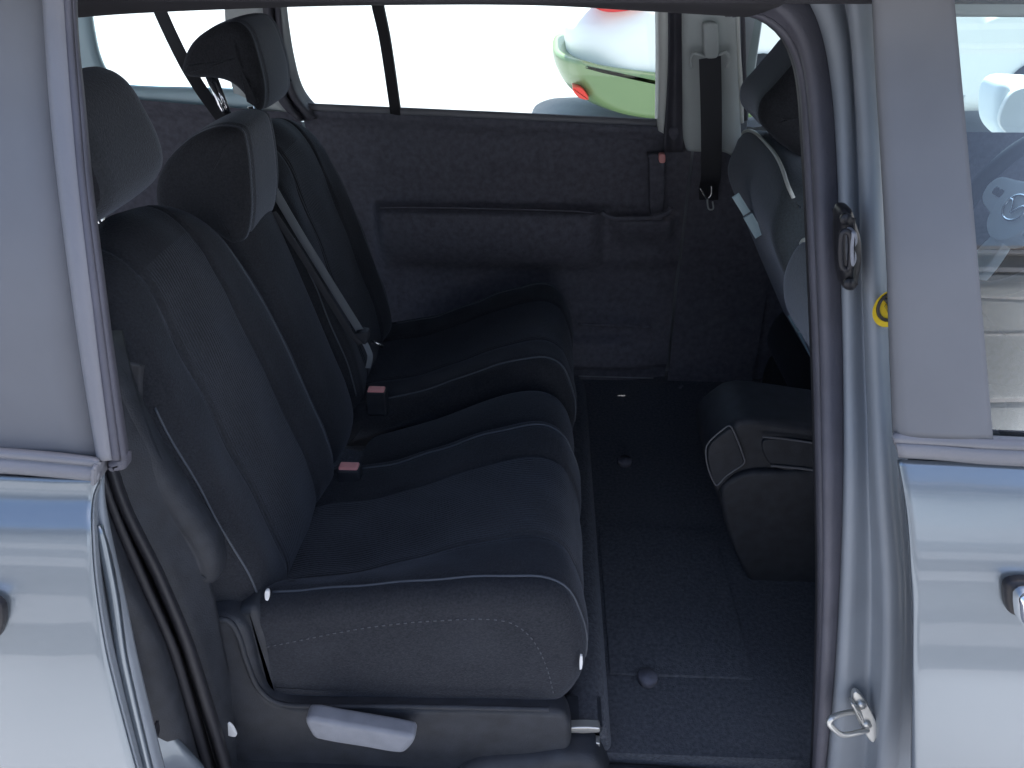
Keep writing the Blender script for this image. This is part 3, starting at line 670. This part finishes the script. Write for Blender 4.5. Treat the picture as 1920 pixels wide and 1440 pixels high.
def guide(parent, c, w=.028):
    o = Pad([(c.x - w, c.z - .006), (c.x + w, c.z - .012), (c.x + w, c.z + .002), (c.x + .4 * w, c.z + .010), (c.x - w, c.z + .008)], c.y - .012, c.y + .012, .004, 40, 4).build('headrest_guide', M['plastic'], parent)
    Pad([(c.x + w * .5, c.z - .008), (c.x + w * 1.15, c.z - .012), (c.x + w * 1.2, c.z), (c.x + .6 * w, c.z + .008)], c.y - .010, c.y + .010, .004, 30, 3).build('release_button', M['lever'], o)
def buckle(parent, u, v, Y, wpx=22, hpx=7, ln=.06):
    c = P(u, v, Y=Y)
    o = box('belt_buckle', (c.x - .024, c.y - .012, c.z - ln), (c.x + .020, c.y + .016, c.z - .002), M['plastic'], parent, .005)
    o.rotation_euler = (0, 0, 0)
    box('red_button', (c.x - .020, c.y - .009, c.z - .008), (c.x + .016, c.y + .012, c.z + .002), M['red'], o, .003)

# near seat
s1 = empty('car_seat', (-.2, 1.01, .3), 'large black seat nearest the open sliding door, silver piping on its cushion', 'car seat', GRP)
c1, cp1 = cush_seat(s1, .785, 1.235, near_side=True)
b1, bp1 = back_seat(s1, .80, 1.235)
h1 = headrest(s1, px([(100, 180), (130, 135), (165, 140), (200, 168), (232, 225), (258, 285), (268, 330), (255, 365), (215, 395), (180, 412), (150, 400), (120, 330), (95, 250)], 1.0), .885, 1.10, .04,
              posts=[(P(176, 385, Y=1.0), P(203, 440, Y=1.0))])
guide(s1, P(214, 434, Y=1.0), .026)
# stitched seam on the outer side of the cushion
def yside(u, v, Y): return P(u, v, Y=Y)
stp = cr([P(u, v, Y=.786) for u, v in ((500, 1212), (560, 1200), (650, 1182), (740, 1169), (830, 1162), (920, 1160), (965, 1170), (1000, 1200), (1025, 1250), (1038, 1300))], 150)
V = []; Fc = []
for i in range(0, 149, 3):   # dashes of thread
    a, b_ = stp[i], stp[i + 1]; t = (b_ - a).normalized(); q = Vector((0, 0, 1)) - t * t.z; q.normalize(); k = len(V)
    for p in (a, b_ + t * .001):
        for s_ in (-1, 1):
            for yy in (-.0012, .001): V.append(p + q * .0007 * s_ + Vector((0, yy - .0008, 0)))
    Fc += [(k, k + 1, k + 3, k + 2), (k + 4, k + 6, k + 7, k + 5), (k, k + 2, k + 6, k + 4), (k + 1, k + 5, k + 7, k + 3), (k, k + 4, k + 5, k + 1), (k + 2, k + 3, k + 7, k + 6)]
link('side_stitching', V, Fc, M['stitch'], c1)
# side shield, lever, hinge cover, rails
sbp = px([(360, 1180), (385, 1156), (425, 1150), (458, 1166), (474, 1205), (488, 1262), (512, 1304), (548, 1318), (700, 1320), (1038, 1326), (1062, 1336), (1070, 1390), (1040, 1425), (800, 1450), (470, 1450), (420, 1380), (375, 1280)], .775)
sb = Pad(sbp, .765, .81, .012, 150, 4).build('seat_base', M['plastic'], s1)
tube('edge_rib', [P(u, v, Y=.764) for u, v in ((400, 1160), (428, 1164), (446, 1190), (462, 1240), (484, 1290), (515, 1316), (560, 1323), (800, 1325), (1030, 1330))], .0042, M['plastic'], sb, n=10, smooth_n=70)
lv = Pad(px([(580, 1330), (640, 1338), (776, 1362), (781, 1368), (770, 1386), (755, 1394), (690, 1384), (600, 1368), (588, 1358)], .74), .722, .752, .008, 70, 3).build('recline_lever', M['lever'], s1)
hc = Pad(px([(425, 1160), (450, 1140), (478, 1135), (495, 1165), (506, 1200), (514, 1250), (522, 1296), (500, 1286), (478, 1240), (460, 1190)], .79), .782, .83, .012, 50, 3).build('hinge_cover', M['plastic'], s1)
ar = Pad(px([(205, 690), (240, 745), (300, 860), (360, 950), (400, 1010), (415, 1050), (412, 1085), (392, 1092), (355, 1068), (318, 1020), (290, 950), (240, 860), (200, 790)], .76), .742, .80, .026, 90, 8).build('armrest', M['plastic'], s1)
rl = box('seat_rail', (P(1060, 1370, Y=.80).x, .80, .335), (P(1130, 1370, Y=.80).x, .86, .36), M['plastic'], s1, .004)
for (v0, v1) in ((1350, 1358), (1378, 1386)):
    slab('rail_slide', px([(1063, v0), (1122, v0), (1122, v1), (1060, v1)], .80), .785, .80, M['zinc'], rl, r=.002)
rf = Pad(px([(1000, 1412), (1060, 1404), (1110, 1410), (1130, 1430), (1140, 1480), (1000, 1490), (850, 1470), (880, 1425)], .765), .745, .82, .02, 70, 5).build('rail_foot_cover', M['plastic'], s1)
wt = P(503, 1112, Y=.83); Pad(px([(499, 1104), (505, 1103), (507, 1112), (504, 1122), (499, 1120)], .79), .785, .79, .001, 24, 2).build('anchor_tag', M['gtrim'], s1)
Pad(px([(528, 1100), (550, 1094), (558, 1102), (548, 1112), (530, 1112)], .84), .83, .85, .004, 30, 3).build('anchor_loop', M['plastic'], s1)
tg = P(1091, 1240, Y=.785); slab('side_tag', px([(1088, 1228), (1092, 1229), (1091, 1252), (1087, 1254)], .784), .782, .786, M['gtrim'], s1, r=.0005)
buckle(s1, 656, 874, 1.175)

# centre seat
s2 = empty('car_seat', (-.2, 1.33, .3), 'narrow middle black seat with its low headrest and a belt lying over it', 'car seat', GRP)
cpf = [(x + (0 if x < 0 else -.01), z) for x, z in cush]
cpm = [(-.36, .56), (-.30, .585), (-.20, .60), (-.08, .618), (-.01, .618), (.03, .60), (.052, .56), (.058, .50), (.045, .44), (-.1, .42), (-.33, .42), (-.37, .48)]
c2, cp2 = cush_seat(s2, 1.25, 1.405, prof=cpm, wide=False)
b2, bp2 = back_seat(s2, 1.24, 1.415, wide=False, dz=-.02)
headrest(s2, px([(300, 312), (325, 280), (365, 250), (412, 236), (450, 245), (462, 280), (470, 340), (472, 400), (462, 450), (440, 462), (400, 440), (350, 420), (305, 405), (290, 385), (289, 345)], 1.25), 1.235, 1.425, .026, taper=.06, hub=px([(385, 345)], 1.24)[0])
buckle(s2, 707, 730, 1.43)

# far seat
s3 = empty('car_seat', (-.2, 1.65, .3), 'large black seat beside the far window, its headrest raised on two chrome posts', 'car seat', GRP)
c3, cp3 = cush_seat(s3, 1.425, 1.875)
b3, bp3 = back_seat(s3, 1.425, 1.86, dz=-.01)
headrest(s3, px([(333, 125), (345, 88), (370, 62), (405, 44), (440, 42), (462, 62), (480, 110), (492, 160), (492, 200), (484, 214), (470, 200), (450, 175), (428, 158), (400, 150), (355, 148), (336, 142)], 1.56), 1.555, 1.775, .024, taper=.08, hub=px([(446, 108)], 1.56)[0],
         posts=[(P(388, 135, Y=1.58), P(432, 240, Y=1.58)), (P(398, 135, Y=1.585), P(436, 235, Y=1.585)), (P(470, 200, Y=1.70), P(480, 245, Y=1.70))])
guide(s3, P(480, 243, Y=1.68), .03)

# ---- seat belts
bt = empty('seat_belt', tuple(P(680, 625, Y=1.42)), 'grey belt running from the roof down over the middle seat to its latch tongue', 'seat belt')
ribbon('webbing', [P(270, -60, Y=1.62), P(300, 20, Y=1.62), P(345, 115, Y=1.62), P(375, 165, Y=1.60), P(400, 200, Y=1.58), P(425, 232, Y=1.56), P(447, 246, Y=1.52)], (.8, .3, .1), .024, .0015, M['webbing'], bt)
ribbon('webbing', [P(447, 246, Y=1.52), P(470, 268, Y=1.46), P(500, 330, Y=1.42), P(545, 410, Y=1.415), P(600, 500, Y=1.415), P(650, 580, Y=1.415), P(680, 628, Y=1.415)], (1, -.1, .35), .017, .0015, M['webgrey'], bt)
ribbon('webbing', [P(512, 398, Y=1.38), P(560, 470, Y=1.385), P(610, 550, Y=1.39), P(655, 622, Y=1.395), P(676, 645, Y=1.40)], (1, -.1, .35), .013, .0015, M['webbing'], bt)
lt = Pad(px([(668, 622), (690, 620), (692, 632), (686, 642), (670, 636)], 1.41), 1.40, 1.425, .004, 30, 3).build('latch_tongue', M['plastic'], bt)
tube('tongue_blade', [P(695, 638, Y=1.41), P(718, 650, Y=1.41)], .0016, M['steel'], lt, n=6, r2=.003)
ribbon('webbing', [P(684, 642, Y=1.41), P(690, 655, Y=1.405), P(694, 668, Y=1.40), P(690, 690, Y=1.40)], (1, .3, 0), .011, .0015, M['webgrey'], bt)
bt2 = empty('seat_belt', tuple(P(1330, 350, Y=1.85)), 'dark belt hanging down the pale far pillar with a metal latch tongue', 'seat belt')
ribbon('webbing', [P(1331, 108, Y=1.868), P(1333, 180, Y=1.868), P(1334, 260, Y=1.872), P(1333, 330, Y=1.90), P(1329, 352, Y=1.955), P(1329, 375, Y=1.99), P(1329, 390, Y=2.02)], (1, 0, 0), .047, .0016, M['webbing'], bt2)
tube('latch_tongue', [P(u, v, Y=1.89) for u, v in ((1313, 353), (1318, 362), (1325, 372), (1333, 366), (1334, 348))], .0028, M['steel'], bt2, n=8, smooth_n=24)
tube('tongue_loop', [P(u, v, Y=1.89) for u, v in ((1326, 372), (1329, 392), (1337, 392), (1336, 378))], .002, M['pale'], bt2, n=8, smooth_n=20)

# ================================================================ FRONT SEATS
GF = 'front seats of the minivan'
def front_seat(y0, y1, fp, hp, label):
    t = empty('front_seat', (.5, (y0 + y1) / 2, .3), label, 'car seat', GF)
    def skew(tt, p):
        e = abs(2 * tt - 1); k = max(0, (p.z - .85) / .25)
        return Vector((0, -(2 * tt - 1) * .05 * k * k, -.05 * e ** 3 * k))
    pb = Pad(fp, y0, y1, .035, 110, 26, skew=skew)
    b = pb.build('backrest', M['frontfab'], t)
    a = pb.near(*fp[0])
    tube('piping', [pb.at(a, .01 + .98 * k / 30, .002) for k in range(31)], .0036, M['palelight'], b, n=8)
    ym = (y0 + y1) / 2
    h = Pad(hp, ym - .12, ym + .12, .045, 80, 16, skew=lambda tt, p: Vector((0, 0, -.02 * abs(2 * tt - 1) ** 3))).build('headrest', None, t, mats=[M['fabric'], M['frontfab']], pick=lambda i, tt, q: 0 if tt < .12 or tt > .9 else 1, dome=.006)
    hx = min(p[0] for p in hp) + .07; hz = min(p[1] for p in hp)
    for yy in (ym - .06, ym + .06):
        tube('post', [(hx, yy, hz + .05), (hx + .02, yy, hz - .04)], .006, M['chrome'], h, n=10)
        Pad([(hx - .01, hz - .04), (hx + .05, hz - .05), (hx + .05, hz - .03), (hx - .01, hz - .022)], yy - .014, yy + .014, .004, 24, 3).build('headrest_guide', M['plastic'], h)
    Pad([(.60, .46), (.62, .56), (.75, .58), (.92, .60), (.98, .56), (.95, .47), (.7, .44)], y0, y1, .04, 70, 12).build('cushion', M['fabric'], t)
    Pad([(.62, .30), (.90, .30), (.92, .46), (.62, .46)], y0 + .04, y1 - .04, .02, 40, 4).build('seat_base', M['plastic'], t)
    return t
YF = 1.90
ffp = px([(1394, 224), (1378, 260), (1366, 305), (1372, 345), (1400, 420), (1450, 540), (1530, 720), (1590, 830), (1680, 830), (1640, 700), (1580, 500), (1540, 370), (1510, 290), (1450, 232)], YF)
ffh = px([(1398, 195), (1400, 160), (1425, 130), (1455, 95), (1485, 62), (1520, 50), (1560, 90), (1570, 160), (1550, 235), (1510, 262), (1480, 262), (1440, 240), (1420, 222)], 1.72)
fs = front_seat(1.43, 1.94, ffp, ffh, 'grey front seat by the far pillar, seen from behind with its headrest')
re_ = px([(1496, 402), (1478, 430), (1464, 490), (1470, 560), (1500, 620), (1530, 670), (1600, 790), (1650, 850)], 1.20)
nfp = re_ + [(x + .12, z) for x, z in re_[::-1]][:-2] + [(re_[0][0] + .10, re_[1][1]), (re_[0][0] + .05, re_[0][1] + .005)]
nfh = [(x - .055, z) for x, z in [(.40, 1.17), (.44, 1.12), (.50, 1.12), (.53, 1.18), (.51, 1.27), (.46, 1.30), (.42, 1.26)]]
fn = front_seat(.80, 1.21, nfp, nfh, 'grey front seat mostly hidden by the near door post, its pale piped edge showing')
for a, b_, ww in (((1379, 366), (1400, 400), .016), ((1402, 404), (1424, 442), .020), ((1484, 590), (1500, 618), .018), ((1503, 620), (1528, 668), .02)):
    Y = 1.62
    ribbon('daylight_patch', [P(*a, Y=Y), P((a[0] + b_[0]) / 2, (a[1] + b_[1]) / 2, Y=Y), P(*b_, Y=Y)], (1, 0, .4), ww, .004, M['daytint'], fs, n=8)  # daylight patches along the seat edge, put in as pale blue strips

# ================================================================ CONSOLE
K = P(1390, 880, Y=1.30)
cn = slab('centre_console', px([(1325, 835), (1370, 792), (1400, 780), (1560, 800), (1900, 840), (1900, 1160), (1480, 1150), (1400, 1060), (1345, 930)], 1.22), 1.21, 1.36, M['plastic'], van, r=.015)
fy = 1.206
def pframe(name, pts, r, m, Y=fy, closed=True):
    return tube(name, cr([P(u, v, Y=Y) for u, v in pts], 60, closed), r, m, cn, n=8, closed=closed)
slab('air_vent', px([(1326, 838), (1366, 800), (1374, 804), (1394, 864), (1384, 876), (1360, 898), (1343, 915)], 1.21), 1.201, 1.215, M['plastic'], cn, r=.004)
pframe('vent_frame', [(1324, 840), (1362, 800), (1371, 800), (1396, 862), (1394, 870), (1362, 892), (1342, 910)], .0015, M['cover'], 1.20)
slab('rear_tray', px([(1432, 822), (1560, 838), (1560, 884), (1448, 870)], 1.21), 1.203, 1.215, M['plastic'], cn, r=.003)
pframe('tray_edge', [(1430, 819), (1480, 824), (1560, 836)], .0018, M['cover'], 1.2, False)
pframe('tray_edge', [(1445, 873), (1500, 878), (1560, 886)], .0025, M['cover'], 1.2, False)
slab('console_lower_panel', px([(1350, 915), (1392, 885), (1450, 880), (1570, 892), (1600, 1150), (1470, 1150), (1390, 1060)], 1.205), 1.196, 1.23, M['plastic'], cn, r=.01)
slab('cup_holder', px([(1402, 1130), (1450, 1132), (1450, 1140), (1402, 1138)], 1.15), 1.10, 1.21, M['plastic'], cn, r=.004)

# ================================================================ DASHBOARD, STEERING WHEEL, MIRROR
slab('dashboard', [(1.12, .60), (1.20, .88), (1.30, .97), (1.50, 1.0), (1.7, .98), (1.7, .5), (1.25, .5)], .68, 2.0, M['plastic'], van, r=.03)
wc = Vector((1.02, 1.70, .905)); ax = Vector((-.90, -.05, .42)).normalized()
e1 = Vector((0, 1, 0)); e1 = (e1 - ax * e1.dot(ax)).normalized(); e2 = ax.cross(e1)
if e2.z < 0: e2 = -e2
sw = tube('steering_wheel', [wc + e1 * (.18 * math.cos(a)) + e2 * (.18 * math.sin(a)) for a in [2 * math.pi * k / 60 for k in range(60)]], .019, M['rim'], van, n=14, closed=True)
def wpad(name, pts, d0, d1, m, parent):
    n = len(pts); q = cr([Vector((a, b, 0)) for a, b in pts], 40, True)
    V = [wc + e1 * p.x + e2 * p.y + ax * d0 for p in q] + [wc + e1 * (p.x * .93) + e2 * (p.y * .93) + ax * d1 for p in q]
    Fc = [tuple(range(40)), tuple(range(40, 80))[::-1]] + [(i, (i + 1) % 40, 40 + (i + 1) % 40, 40 + i) for i in range(40)]
    return bevel(link(name, V, Fc, m, parent, smooth=False), .003, 2)
wpad('hub', [(-.07, .03), (-.04, .055), (.04, .055), (.07, .03), (.06, -.05), (0, -.08), (-.06, -.05)], -.02, .018, M['hub'], sw)
for s_ in (-1, 1): wpad('button_pod', [(s_ * .045, .048), (s_ * .09, .046), (s_ * .135, .036), (s_ * .15, .012), (s_ * .14, -.018), (s_ * .10, -.034), (s_ * .045, -.036)], -.01, .012, M['hub'], sw)
for s_ in (-1, 1):
    for j in range(2):
        wpad('button', [(s_ * (.085 + .018 * j) + a * .007, .008 + b * .007) for a, b in ((-1, -1), (1, -1), (1, 1), (-1, 1))], .012, .0155, M['gloss'], sw)
wpad('spoke', [(-.02, -.06), (.02, -.06), (.03, -.17), (-.03, -.17)], -.02, .004, M['hub'], sw)
em = tube('emblem', [wc + e1 * (.034 * math.cos(a)) + e2 * (.028 * math.sin(a)) + ax * .020 for a in [2 * math.pi * k / 40 for k in range(40)]], .0032, M['chrome'], sw, n=8, closed=True)
wing = [(-.031, .010), (-.018, .009), (-.006, -.004), (0, -.012), (.006, -.004), (.018, .009), (.031, .010)]
tube('emblem_wing', [wc + e1 * a + e2 * b + ax * .021 for a, b in wing], .0028, M['chrome'], em, n=8, smooth_n=40)
mc = P(1912, 208, Y=2.22)
mr = Pad(px([(1853, 200), (1858, 165), (1872, 148), (1900, 145), (1960, 150), (2010, 170), (2020, 240), (1980, 270), (1910, 268), (1875, 255), (1856, 230)], 2.22), 2.17, 2.30, .03, 70, 8).build('door_mirror', M['hub'], van)
Pad(px([(1868, 225), (1878, 190), (1900, 165), (1950, 160), (2000, 180), (2008, 235), (1970, 258), (1910, 255), (1880, 245)], 2.17), 2.150, 2.168, .004, 60, 3).build('mirror_glass', M['gtrim'], mr)  # bright outdoor reflection painted as flat white
